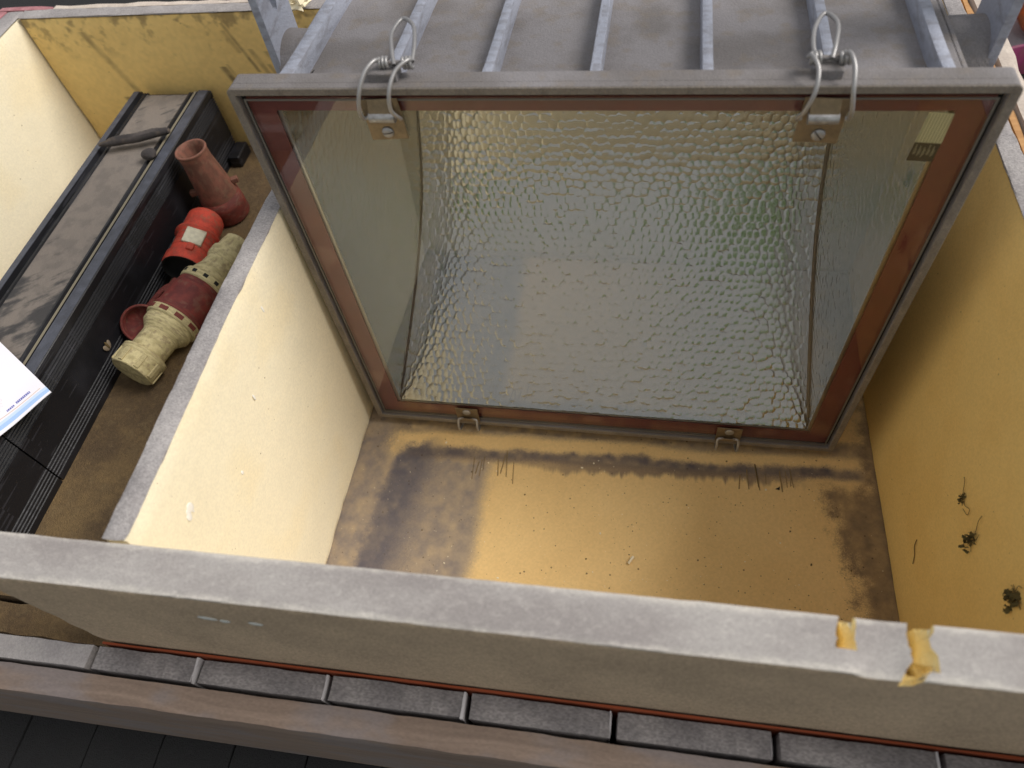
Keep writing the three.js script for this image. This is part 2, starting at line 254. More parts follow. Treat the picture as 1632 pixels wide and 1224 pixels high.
// ---------------------------------------------------------------- foam lining
{
  // floor of the lamp bay, with the stains the lamp and the weather left on it
  const X0 = -0.52, X1 = 0.46, Z0 = -1.18, Z1 = -0.2;
  const dk = dabs(5000, 2048, 2048, 401, 3.2), lt = dabs(2600, 2048, 2048, 403, 2.2);
  const fm = tex(2048, 2048, (u, v) => {
    const x = mix(X0, X1, u), z = mix(Z1, Z0, v);
    const f = fbm(u * 9, v * 9, 9, 5, 231), g = speck(u, v, 700, 233), g2 = speck(u, v, 350, 235), fine = fbm(u * 60, v * 60, 60, 3, 237), str = fbm(u * 120, v * 7, 120, 3, 239);
    let c = mix3([231, 198, 140], [218, 183, 124], f);
    const e = 0.045 * (f - 0.5) + 0.022 * (fine - 0.5) + 0.012 * (g - 0.5);
    const film = mix3([150, 137, 126], [126, 117, 114], fine);
    // grey film along the partition, with a darker lane in it
    const left = 1 - ss(-0.272, -0.236, x + 0.6 * e + 0.05 * (z + 0.4));
    const front = ss(-0.606, -0.584, z + 0.6 * e), t = 0.86 * mix(1 - ss(-0.462, -0.425, x + e), left, front);
    c = mix3(c, film, t * (0.72 + 0.45 * fine));
    const lane = ss(-0.458, -0.432, x + 0.5 * e + 0.1 * (z + 0.4)) * (1 - ss(-0.40, -0.345, x + e + 0.1 * (z + 0.4))) * ss(-0.64, -0.61, z + e);
    c = mix3(c, [92, 88, 96], 0.8 * lane * (0.6 + 0.6 * fine));
    // bar marks parallel to the lamp front
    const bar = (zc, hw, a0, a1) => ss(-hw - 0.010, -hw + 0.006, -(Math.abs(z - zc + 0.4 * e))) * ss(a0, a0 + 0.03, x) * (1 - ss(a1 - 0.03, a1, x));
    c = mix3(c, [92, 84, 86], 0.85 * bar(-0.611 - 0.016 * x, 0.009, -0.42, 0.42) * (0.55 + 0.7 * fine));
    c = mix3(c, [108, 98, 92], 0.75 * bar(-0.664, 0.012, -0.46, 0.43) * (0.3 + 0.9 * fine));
    // ragged drips below the bar
    const drip = ss(0.05, 0.4, x + 0.4) * (1 - ss(0.2, 0.34, x)) * ss(-0.612, -0.604, z) * (1 - ss(0, 1, (z + 0.604 - 0.028 * Math.max(0, str - 0.3) - 0.03 * Math.max(0, f - 0.5)) / 0.014));
    c = mix3(c, [118, 102, 88], 0.75 * drip);
    // brown film by the right wall
    const right = ss(0.335, 0.375, x + 1.6 * e - 0.06 * (z + 0.5));
    const rz = mix(ss(0.395, 0.43, x + e), 1, ss(-0.60, -0.56, z + e));
    c = mix3(c, mix3([134, 112, 84], [108, 92, 74], fine), 0.82 * right * rz * (0.65 + 0.5 * fine));
    c = mix3(c, [74, 58, 40], dk(u, v)); c = mix3(c, [240, 228, 196], lt(u, v));
    const k = 1 + 0.045 * (g2 - 0.5); return [c[0] * k, c[1] * k, c[2] * k];
  });
  const g = foamBox(X0, X1 - 0.005, -0.556, FL, Z0, Z1 + 0.04, { step: 0.02, amp: 0.0006, round: 0.001, seed: 40 });
  const P = g.attributes.position, U = g.attributes.uv;
  for (let i = 0; i < P.count; i++) U.setXY(i, (P.getX(i) - X0) / (X1 - X0), (P.getZ(i) - Z1) / (Z0 - Z1));
  const floor = single('foam_floor', g, std({ map: fm, bumpMap: grainBump, bumpScale: 0.0002, rough: 0.95 }), 'yellow foam floor sheet with grey stains and bar marks under the floodlight', 'foam sheet');
  // scratches cut in the floor, as slivers of dark dirt
  const sc = std({ color: 0x8a744e, rough: 1 }), r = rng(241), list = [];
  for (const [px, pz, n] of [[-0.265, -0.585, 4], [-0.225, -0.59, 3], [-0.19, -0.575, 1], [0.235, -0.605, 3], [0.275, -0.60, 4], [0.205, -0.59, 2]]) for (let k = 0; k < n; k++) { const L = 0.02 + 0.035 * r(), x = px + 0.022 * (r() - 0.5), z = pz + 0.015 * (r() - 0.5), a = 0.25 * (r() - 0.5); const b = new THREE.BoxGeometry(0.0006 + 0.0012 * r(), 0.0012, L); b.rotateY(a); b.translate(x, FL + 0.0005, z); list.push(b); }
  part('scratch', merge(list), sc, floor);
}
{
  // block under the side bay, stepping forward beyond the end of the front slab
  const floorDirty = std({ map: tex(1024, 1024, (u, v) => { const f = fbm(u * 8, v * 8, 8, 5, 251), g = speck(u, v, 256, 253), h = fbm(u * 40, v * 40, 40, 3, 255); let c = mix3([122, 100, 68], [84, 68, 50], ss(0.2, 0.8, 0.6 * f + 0.4 * h)); c = mix3(c, [168, 144, 100], 0.3 * ss(0.5, 0.9, h)); const k = 1 + 0.16 * (g - 0.5); return g > 0.97 ? [60, 48, 36] : [c[0] * k, c[1] * k, c[2] * k]; }, { tile: [0.5, 0.5] }), bumpMap: grainBump, bumpScale: 0.0015, rough: 1 });
  const b = thing('foam_block', 'dirty brown foam block forming the raised floor under the black case', 'foam block');
  part('top_block', foamBox(-1.182, -0.51, -0.556, RF, -1.182, -0.202, { step: 0.02, amp: 0.0015, round: 0.002, seed: 41 }), floorDirty, b);
  part('front_block', foamBox(-1.22, -0.643, -0.556, -0.29, -0.2, -0.153, { step: 0.02, amp: 0.002, round: 0.003, seed: 42 }), floorDirty, b);
}
const evaluator = new Evaluator(); evaluator.useGroups = true;
function cut(geo, cutters, matA, matB) {        // geo minus cutters, cut faces in matB
  let a = new Brush(geo, matA); a.updateMatrixWorld();
  for (const c of cutters) { const b = new Brush(c, matB); b.updateMatrixWorld(); a = evaluator.evaluate(a, b, SUBTRACTION); }
  return a;
}
function csgPart(name, brush, parent) { const m = new THREE.Mesh(brush.geometry, brush.material); m.name = name; m.castShadow = m.receiveShadow = true; parent.add(m); return m; }
{
  // front slab: yellow core, grey skin over the top and the outer face, two gouges near the right end
  const s = thing('foam_board', 'thick grey-skinned foam slab across the front rim, gouged through its top edge', 'foam board', [0, 0, 0], 'foam lining panels');
  const spotMat = std({ color: 0xb9bcb8, rough: 0.8 });
  const y = 0, gouges = () => {
    const r = [];
    const wedge = (pts, z0, z1, seed) => { const g = new THREE.ExtrudeGeometry(new THREE.Shape(pts.map((p) => new THREE.Vector2(...p))), { depth: z1 - z0, bevelEnabled: false, steps: 8 }); g.translate(0, 0, z0); const P = g.attributes.position; for (let i = 0; i < P.count; i++) { const x = P.getX(i), y = P.getY(i), z = P.getZ(i); P.setX(i, x + 0.013 * (fbm(z * 70 + 9, y * 40 + 7 + seed, 512, 2, seed) - 0.5)); P.setY(i, y + (y < 0.02 ? 0.006 * (fbm(z * 60 + 30, x * 50 + 11, 512, 2, seed + 3) - 0.5) : 0)); } g.computeVertexNormals(); return boxUV(g); };
    const g1 = wedge([[0.1775, 0.03], [0.1785, -0.038], [0.1835, -0.042], [0.185, -0.013], [0.1955, 0.001], [0.197, 0.03]], -0.215, -0.174, 61);
    const g2 = wedge([[0.2325, 0.03], [0.2345, -0.042], [0.2405, -0.045], [0.2425, -0.015], [0.2525, 0.001], [0.253, 0.03]], -0.215, -0.163, 62);
    const g3 = wedge([[-0.011, 0.02], [-0.004, -0.024], [0.004, -0.02], [0.009, 0.02]], -0.016, 0.016, 63); g3.rotateY(-0.5); g3.translate(0.2365, 0, -0.157);
    const g4 = foamBox(-0.03, 0.016, -0.006, 0.014, -0.004, 0.014, { step: 0.006, amp: 0.003, round: 0.004, seed: 64 }); g4.rotateX(0.75); g4.translate(0.208, 0.0065, -0.1445);
    r.push(g1, g2, g3, g4); return r;
  };
  const sag = (X, Y, Z) => [X, Y > -0.05 ? Y - 0.006 * ss(0.185, 0.2, X) * (1 - ss(0.225, 0.236, X)) * ss(-0.2, -0.15, Z) - 0.003 * Math.exp(-(((X - 0.215) / 0.03) ** 2)) : Y, Z];
  csgPart('foam_core', cut(foamBox(-0.64, 0.457, -0.5345, y - 0.003, -0.2, -0.1585, { step: 0.011, amp: 0.0012, round: 0.003, seed: 51, bend: sag }), gouges(), foamLitPale, foamCut), s);
  const top = foamBox(-0.6405, 0.4575, y - 0.0028, y + 0.0006, -0.2005, -0.1555, { step: 0.007, amp: 0.0008, round: 0.0012, seed: 52, bend: sag });
  for (let i = 0, P = top.attributes.position, U = top.attributes.uv; i < P.count; i++) U.setXY(i, (P.getX(i) + 0.6405) / 1.098, (P.getZ(i) + 0.2005) / 0.045);
  csgPart('top_skin', cut(top, gouges(), skinWorn, foamCut), s);
  csgPart('outer_skin', cut(foamBox(-0.6402, 0.4572, -0.5345, y - 0.003, -0.1583, -0.1553, { step: 0.011, amp: 0.0006, round: 0.0005, seed: 53, bend: sag }), gouges(), skinBrown, foamCut), s);
  for (const [x, yy, w] of [[-0.405, -0.066, 0.011], [-0.388, -0.07, 0.006], [-0.353, -0.066, 0.008]]) { const g = new THREE.SphereGeometry(1, 10, 8); g.scale(w, 0.0035, 0.0012); g.rotateZ(-0.2); g.translate(x, yy, -0.1548); part('paint_spot', g, spotMat, s); }
}
function panel(label, x0, x1, y0, y1, z0, z1, core, seed, bend) {
  const s = thing('foam_board', label, 'foam board', [0, 0, 0], 'foam lining panels');
  part('foam_core', foamBox(x0, x1, y0, y1 - 0.0032, z0, z1, { step: 0.014, amp: 0.00035, round: 0.002, seed, bend }), core, s);
  part('top_skin', foamBox(x0 + 0.0004, x1 - 0.0004, y1 - 0.003, y1, z0 + 0.0006, z1 - 0.0006, { step: 0.009, amp: 0.0009, round: 0.0008, seed: seed + 1, bend }), skinGrey, s);
  return s;
}
const lean = (xt, xb) => (X, Y, Z) => [X + (xb - xt) * Math.max(0, -Y) / 0.535, Y, Z];
const part1 = panel('thin pale foam partition between the black case and the floodlight', -0.508, -0.48, -0.5345, 0, -0.725, -0.2025, foamLitPale, 71, (X, Y, Z) => {
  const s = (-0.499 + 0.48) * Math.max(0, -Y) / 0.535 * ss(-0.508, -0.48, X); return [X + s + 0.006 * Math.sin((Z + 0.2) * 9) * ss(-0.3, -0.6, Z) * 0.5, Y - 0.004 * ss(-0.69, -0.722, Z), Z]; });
const right1 = panel('golden foam panel with dried plant scraps stuck to it', 0.432, 0.457, -0.5345, 0.001, -1.1825, -0.2025, foamShadeGold, 73, lean(0.432, 0.4225));
{
  const base = foamColour([242, 210, 138], [222, 184, 112], 0.4, 15), r = rng(455), streaks = [];
  for (let k = 0; k < 30; k++) streaks.push([0.06 + 0.42 * r() ** 0.8, 0.62 + 0.36 * r(), 0.02 + 0.08 * r() ** 2, 0.0012 + 0.002 * r(), 0.3 + 0.5 * r()]);
  const map = tex(1024, 512, (u, v) => {                    // u over 1.64 m, v over 0.54 m
    let c = base(u, v * 0.33), d = 0; const n = fbm(u * 120, v * 40, 120, 3, 457), n2 = fbm(u * 20, v * 7, 20, 4, 459);
    for (const [a, b, L, w, k] of streaks) if (v < b && v > b - L * 3 && Math.abs(u - a - 0.12 * (b - v)) < w * 2.2) d = Math.max(d, k * (1 - ss(w * 0.3, w * 2.2, Math.abs(u - a - 0.12 * (b - v)))) * (0.2 + 1.1 * n));
    d = Math.max(0.8 * d, 0.45 * ss(0.56, 0.8, n2 * 0.35 + n * 0.65 + 0.16 * ss(0.93, 1, v)) * ss(0.8, 0.97, v));
    return mix3(c, [92, 78, 58], Math.min(0.75, d));
  });
  const b = panel('foam panel along the back of the crate behind the bracket', -1.183, 0.456, -0.5345, 0.001, -1.2135, -1.184, std({ map, rough: 0.95 }), 75), g = b.children[0].geometry;
  for (let i = 0, P = g.attributes.position, U = g.attributes.uv; i < P.count; i++) U.setXY(i, (P.getX(i) + 1.185) / 1.645, (P.getY(i) + 0.536) / 0.537);
}
panel('pale foam panel along the pink board beside the black case', -1.2215, -1.1845, -0.5345, 0.0, -1.2135, -0.2, foamLitPale, 77);
{ // white scuffs where the foam of the partition is bruised
  const w = std({ color: 0xf3efe6, rough: 0.9 }), r = rng(261);
  const put = (px, y, z, s) => { const list = []; for (let k = 0; k < 7; k++) { const g = new THREE.IcosahedronGeometry(s * (0.25 + 0.5 * r()), 1); g.scale(0.16, 0.5 + r(), 0.5 + 0.6 * r()); g.translate(px, y + s * 1.4 * (r() - 0.5), z + s * 1.4 * (r() - 0.5)); list.push(g); } part('foam_chip', merge(list), w, part1); };
  put(-0.4825, -0.083, -0.272, 0.009); put(-0.4875, -0.217, -0.647, 0.0045);
  for (const [y, z] of [[-0.06, -0.55], [-0.12, -0.45], [-0.3, -0.6], [-0.16, -0.36]]) { const g = new THREE.SphereGeometry(1, 8, 6); g.scale(0.0009, 0.002 + 0.005 * r(), 0.001 + 0.002 * r()); g.translate(-0.48 - 0.019 * (-y) / 0.535, y, z); part('foam_chip', g, w, part1); }
}
{ // torn flap on the back panel by the bracket
  const g = thing('foam_chunk', 'torn cream foam flap curling off the back panel edge', 'foam chunk', [-0.615, 0.004, -1.192]);
  const r = rng(265), list = [];
  for (let k = 0; k < 6; k++) { const q = foamBox(-0.02 + 0.006 * k * (r() - 0.4), 0.018, -0.002, 0.003 + 0.004 * r(), -0.012, 0.01, { step: 0.004, amp: 0.003, round: 0.001, seed: 300 + k }); q.rotateZ((r() - 0.3) * 1.6); q.rotateY(r() * 3); q.translate(0.022 * (r() - 0.5), 0.006 + 0.012 * r(), 0.015 * (r() - 0.3)); list.push(q); }
  part('flap', merge(list), foamLitPale, g);
}

// ---------------------------------------------------------------- floodlight
const lamp = thing('floodlight', 'large grey cast floodlight with hammered reflector behind clipped front glass', 'floodlight', [-0.06, -0.509, -0.664]);
lamp.rotation.set(-0.019, -0.0163, 0, 'YXZ');
{
  // housing: open shell with end plates
  const prof = [[-0.02, 0.652], [-0.06, 0.648], [-0.12, 0.646], [-0.2, 0.645], [-0.30, 0.638], [-0.35, 0.61], [-0.38, 0.55], [-0.392, 0.46], [-0.395, 0.36], [-0.388, 0.25], [-0.36, 0.14], [-0.30, 0.06], [-0.21, 0.008], [-0.13, -0.02], [-0.06, -0.0215], [-0.02, 0.006]];
  const curve = new THREE.CatmullRomCurve3(prof.map(([z, y]) => new THREE.Vector3(0, y, z)), false, 'centripetal');
  const fine = curve.getPoints(70).map((p) => [p.z, p.y]);
  const off = (pts, d) => pts.map((p, i) => { const a = pts[Math.max(0, i - 1)], b = pts[Math.min(pts.length - 1, i + 1)], tx = b[0] - a[0], ty = b[1] - a[1], l = Math.hypot(tx, ty); return [p[0] + d * ty / l * 1, p[1] - d * tx / l]; });
  // outward is up/back: going from the top front to the back, outward normal = (ty, -tx) flipped when needed
  const sgn = off(fine, 0.01)[5][1] > fine[5][1] ? 1 : -1;
  const shell = [...fine, ...off(fine, -0.005 * sgn).reverse()];
  const hs = part('housing', boxUV(toCreasedNormals(merge([extrudeX(shell, -0.392, 0.392), extrudeX(fine, -0.396, -0.390), extrudeX(fine, 0.390, 0.396)]), 0.6)), cast, lamp);
  const rib = (x, w, h) => { const a = fine.slice(0, 52), o = off(a, h * sgn); return part('rib', boxUV(toCreasedNormals(extrudeX([...a.map((p, i) => off(fine, -0.002 * sgn)[i]), ...o.reverse()], x - w / 2, x + w / 2, 0.0018), 0.7)), castPaint, hs); };
  for (const [x, w, h] of [[-0.364, 0.017, 0.021], [-0.236, 0.013, 0.021], [-0.119, 0.012, 0.021], [0.003, 0.012, 0.021], [0.124, 0.012, 0.021], [0.250, 0.012, 0.021], [0.362, 0.013, 0.021]]) rib(x, w, h);

  // front frame
  const wob = (g) => { const P = g.attributes.position; for (let i = 0; i < P.count; i++) { const x = P.getX(i), y = P.getY(i); P.setXYZ(i, x, y, P.getZ(i)); } return g; };
  part('front_frame', boxUV(wob(merge([rectRing(-0.412, 0.412, -0.0035, 0.6865, -0.4035, 0.4035, 0.005, 0.679, -0.004, 0.0055, 0.007, 0.0005), rectRing(-0.412, 0.412, -0.0035, 0.6865, -0.376, 0.376, 0.032, 0.652, -0.0235, -0.0041, 0.007, 0.0005)]))), cast, lamp);
  part('frame_face', boxUV(rectRing(-0.4118, 0.4118, -0.0033, 0.6863, -0.4035, 0.4035, 0.005, 0.679, 0.0056, 0.008, 0.0065, 0.0008)), faceShade, lamp).userData.label = 'brown-grey front face of the frame, darkened as if in shade';
  part('glazing_groove', rectRing(-0.4033, 0.4033, 0.0053, 0.6787, -0.385, 0.385, 0.024, 0.66, -0.0041, -0.0032, 0, 0), darkGap, lamp);
  part('gasket', boxUV(rectRing(-0.3962, 0.3962, 0.0125, 0.6715, -0.3655, 0.3655, 0.041, 0.6545, -0.0031, -0.0004, 0, 0.0004)), gasketMat, lamp).userData.label = 'dull red rubber gasket';
  const glass = part('glass_pane', bx(-0.3965, 0.3965, 0.012, 0.672, 0, 0.004, 0.0008, 1), glassMat, lamp);
  part('edge_bead', rectRing(-0.3968, 0.3968, 0.0117, 0.6723, -0.3948, 0.3948, 0.0137, 0.6703, 0.0042, 0.0050, 0, 0.0002), beadMat, glass);
  // paper rating label stuck on the back of the glass near the corner
  {
    const cv = document.createElement('canvas'); cv.width = 256; cv.height = 512; const q = cv.getContext('2d');
    q.fillStyle = '#d9cf9f'; q.fillRect(0, 0, 256, 512); q.fillStyle = '#57523f'; for (let k = 0; k < 8; k++) q.fillRect(14 + k * 30, 10, 5, 300);
    q.fillStyle = '#2f2d26'; q.fillRect(0, 310, 256, 202); q.fillStyle = '#bdb48e'; for (let k = 0; k < 5; k++) { q.fillRect(30 + k * 44, 330 + (k % 3) * 14, 6, 110); q.fillRect(44 + k * 44, 380, 5, 60); }
    const t = new THREE.CanvasTexture(cv); t.colorSpace = THREE.SRGBColorSpace;
    const s = new THREE.BoxGeometry(0.026, 0.058, 0.0003); s.rotateZ(-0.06); s.translate(0.353, 0.623, -0.0006);
    part('rating_label', s, std({ map: t, rough: 0.7 }), glass);
  }
  // reflector: trough and two side sheets
  const pr = [[0.0, 0.038], [-0.058, 0.08], [-0.121, 0.13], [-0.178, 0.18], [-0.223, 0.225], [-0.257, 0.265], [-0.284, 0.305], [-0.305, 0.345], [-0.323, 0.39], [-0.335, 0.43], [-0.342, 0.475], [-0.330, 0.535], [-0.275, 0.59], [-0.17, 0.63], [-0.06, 0.649], [-0.006, 0.655]];
  const rc = new THREE.CatmullRomCurve3(pr.map(([z, y]) => new THREE.Vector3(0, y, z - 0.006)), false, 'centripetal'), RP = rc.getSpacedPoints(90);
  const xl = (z) => -0.364 - 0.12 * (z + 0.006), xr = (z) => 0.364 + 0.065 * (z + 0.006);
  const trough = () => {
    const pos = [], uv = [], idx = [], nx = 60; let acc = 0;
    RP.forEach((p, i) => { if (i) acc += p.distanceTo(RP[i - 1]); for (let k = 0; k <= nx; k++) { const x = mix(xl(p.z) + 0.0012, xr(p.z) - 0.0012, k / nx); pos.push(x, p.y, p.z); uv.push(x, acc); } });
    for (let i = 0; i < RP.length - 1; i++) for (let k = 0; k < nx; k++) { const a = i * (nx + 1) + k, b = a + nx + 1; idx.push(a, a + 1, b + 1, a, b + 1, b); }
    const g = new THREE.BufferGeometry(); g.setAttribute('position', new THREE.Float32BufferAttribute(pos, 3)); g.setAttribute('uv', new THREE.Float32BufferAttribute(uv, 2)); g.setIndex(idx); g.computeVertexNormals(); return g;
  };
  const side = (fx, sgn2) => {
    const pos = [], uv = [], idx = [], n = 20, oy = sgn2 > 0 ? 0.17 : 0.05;
    RP.forEach((p) => { for (let k = 0; k <= n; k++) { const z = mix(p.z, -0.006, k / n), x = fx(z); pos.push(x, p.y, z); uv.push(z * 1.04 + 0.13, p.y + oy); } });
    for (let i = 0; i < RP.length - 1; i++) for (let k = 0; k < n; k++) { const a = i * (n + 1) + k, b = a + n + 1; if (sgn2 > 0) idx.push(a, a + 1, b + 1, a, b + 1, b); else idx.push(a, b + 1, a + 1, a, b, b + 1); }
    const g = new THREE.BufferGeometry(); g.setAttribute('position', new THREE.Float32BufferAttribute(pos, 3)); g.setAttribute('uv', new THREE.Float32BufferAttribute(uv, 2)); g.setIndex(idx); g.computeVertexNormals(); return g;
  };
  const rf = new THREE.Group(); rf.name = 'reflector'; lamp.add(rf);
  mirror.side = THREE.DoubleSide;
  part('trough', trough(), mirror, rf); part('side_sheet', side(xl, -1), mirror, rf); part('side_sheet', side(xr, 1), mirror, rf);
  part('rim_fold', rectRing(-0.3655, 0.3655, 0.0355, 0.6565, -0.3605, 0.3605, 0.0425, 0.6525, -0.006, -0.0035, 0, 0.0003), mirrorPlain, rf);
  const seam = (fx, a, b, w, m) => part('seam', tube(RP.slice(a, b).filter((p, i) => i % 4 === 0).map((p) => [fx(p.z) * 0.997, p.y + 0.001, p.z + 0.001]), w, 60, 6), m, rf);
  seam(xl, 2, 88, 0.0011, darkGap); seam(xr, 2, 88, 0.0022, std({ color: 0x8a8174, metal: 0.6, rough: 0.6 }));

  // stirrup bracket with bosses
  const br = new THREE.Group(); br.name = 'bracket'; lamp.add(br);
  for (const s of [-1, 1]) {
    const x = s < 0 ? -0.436 : 0.446;
    const sh = new THREE.Shape(); const cz = -0.198, cy = 0.594, w = 0.04; sh.moveTo(cz + w, 1.02); sh.lineTo(cz + w, cy); sh.absarc(cz, cy, w, 0, -Math.PI, true); sh.lineTo(cz - w, 1.02); sh.closePath();
    const hole = new THREE.Path(); hole.absellipse(cz, 0.687, 0.008, 0.016, 0, Math.PI * 2, true); sh.holes.push(hole);
    const g = new THREE.ExtrudeGeometry(sh, { depth: 0.009, bevelEnabled: true, bevelSize: 0.001, bevelThickness: 0.001, bevelSegments: 2, curveSegments: 20 }); g.rotateY(-Math.PI / 2); g.translate(x + 0.0045, 0, 0);
    part('arm', boxUV(g), castPaint, br);
    const len = Math.abs(x) - 0.0045 - 0.394, b = cyl(0.045, 0.047, len + 0.004, 40); b.rotateZ(s * Math.PI / 2); b.translate(s * (0.394 + len / 2), cy, cz); part('boss', boxUV(b), cast, br);
  }
  part('crossbar', boxUV(bx(-0.441, 0.451, 1.012, 1.022, -0.238, -0.158, 0.002)), castPaint, br);

  // spring clips along the top
  const clip = (x, k) => {
    const L = new THREE.Group(); L.name = 'latch'; lamp.add(L);
    const pl = boxUV(bx(-0.0225, 0.0225, -0.026, 0.026, 0, 0.0016, 0.0006)); pl.rotateZ(k ? -0.05 : 0.05); pl.translate(x, 0.648, 0.0062); part('plate', pl, brass, L);
    const lip = boxUV(bx(-0.0145, 0.0145, -0.009, 0.008, 0, 0.0022, 0.0008)); lip.rotateX(-0.35); lip.translate(x, 0.6655, 0.0085); part('tab', lip, brass, L);
    const roll = cyl(0.0062, 0.0062, 0.030, 20); roll.rotateZ(Math.PI / 2); roll.translate(x, 0.6535, 0.0108); part('roller', boxUV(roll), steel, L);
    const hd = new THREE.SphereGeometry(0.0075, 20, 10, 0, Math.PI * 2, 0, Math.PI / 2); hd.scale(1, 0.45, 1); hd.rotateX(Math.PI / 2);
    const sl = new Brush(hd, steel), slot = new THREE.BoxGeometry(0.02, 0.0014, 0.004); slot.rotateZ(0.15 - k); slot.translate(0, 0, 0.0036);
    const scg = lathe([[0.0001, 0.0034], [0.004, 0.0031], [0.0065, 0.0019], [0.0075, 0], [0.0001, 0]], 24); scg.rotateX(Math.PI / 2);
    const sb = new Brush(scg, steel); sb.updateMatrixWorld(); const cb = new Brush(slot, darkGap); cb.updateMatrixWorld(); const res = evaluator.evaluate(sb, cb, SUBTRACTION); res.geometry.translate(x + 0.0005, 0.632, 0.0078); csgPart('screw', res, L);
    const wires = [];
    const P = k ? [ // right clip, set a little further over
      [[-0.021, 0.6535, 0.0108], [-0.0245, 0.6535, 0.0115], [-0.0215, 0.668, 0.0205], [-0.016, 0.690, 0.019], [-0.0155, 0.704, 0.004], [-0.021, 0.709, -0.009], [-0.0235, 0.704, -0.016]],
      [[0.021, 0.6535, 0.0108], [0.0235, 0.6535, 0.0115], [0.0225, 0.668, 0.0205], [0.0185, 0.690, 0.019], [0.0175, 0.705, 0.003], [0.0135, 0.710, -0.012], [0.011, 0.705, -0.018]],
      [[-0.017, 0.705, -0.015], [-0.0185, 0.708, -0.028], [-0.014, 0.710, -0.062], [-0.003, 0.711, -0.084], [0.0065, 0.711, -0.068], [0.0025, 0.708, -0.030], [-0.001, 0.703, -0.014]]] : [
      [[-0.0165, 0.6535, 0.0108], [-0.0215, 0.652, 0.0115], [-0.0205, 0.668, 0.0205], [-0.015, 0.690, 0.018], [-0.008, 0.705, 0.004], [0.0, 0.709, -0.010], [0.003, 0.704, -0.018]],
      [[0.0185, 0.6535, 0.0108], [0.0215, 0.652, 0.0115], [0.0165, 0.668, 0.0205], [0.019, 0.690, 0.018], [0.0255, 0.704, 0.002], [0.037, 0.708, -0.012], [0.040, 0.703, -0.020]],
      [[0.020, 0.702, -0.012], [0.014, 0.706, -0.030], [0.0055, 0.709, -0.068], [0.013, 0.712, -0.090], [0.027, 0.712, -0.078], [0.037, 0.709, -0.044], [0.040, 0.704, -0.016]]];
    for (const w of P) part('bail_wire', tube(w.map(([a, b, c]) => [x + a, b, c]), 0.0023, 70, 10), steel, L);
    const coil = (cx) => { const pts = []; for (let i = 0; i <= 40; i++) { const a = i / 40 * Math.PI * 5; pts.push([cx - 0.005 + 0.01 * i / 40, 0.7015 + 0.0052 * Math.cos(a), -0.018 + 0.0052 * Math.sin(a)]); } return tube(pts, 0.0021, 90, 8); };
    for (const c of k ? [-0.016, 0.012] : [0.007, 0.034]) part('spring_coil', coil(x + c), steel, L);
    part('lug', boxUV(merge([bx(x - 0.012, x + 0.016 + (k ? -0.004 : 0.006), 0.685, 0.697, -0.026, -0.004, 0.002), (() => { const c = cyl(0.0026, 0.0026, 0.038, 12); c.rotateZ(Math.PI / 2); c.translate(x + (k ? 0 : 0.02), 0.7015, -0.018); return c; })()])), cast, L);
  };
  clip(-0.2315, 0); clip(0.2395, 1);
  // lower clips: plate with two short hooks under the frame edge
  for (const x of [-0.232, 0.2345]) {
    const L = new THREE.Group(); L.name = 'latch'; lamp.add(L);
    part('plate', boxUV(bx(x - 0.021, x + 0.021, 0.003, 0.046, 0.0062, 0.0078, 0.0006)), brass, L);
    const lip = boxUV(bx(-0.012, 0.012, -0.007, 0.007, 0, 0.002, 0.0008)); lip.rotateX(0.5); lip.translate(x, 0.016, 0.0095); part('tab', lip, brass, L);
    const sc = lathe([[0.0001, 0.0036], [0.0045, 0.0032], [0.0072, 0.0019], [0.008, 0], [0.0001, 0]], 24); sc.rotateX(Math.PI / 2); sc.translate(x, 0.036, 0.0078); part('screw', sc, steel, L);
    for (const s of [-1, 1]) part('bail_wire', tube([[x + s * 0.008, 0.019, 0.0115], [x + s * 0.0165, 0.018, 0.0125], [x + s * 0.0178, 0.006, 0.0195], [x + s * 0.0178, -0.009, 0.018], [x + s * 0.0165, -0.016, 0.004], [x + s * 0.016, -0.013, -0.006], [x + s * 0.016, -0.006, -0.008]], 0.0023, 50, 8), steel, L);
  }
}

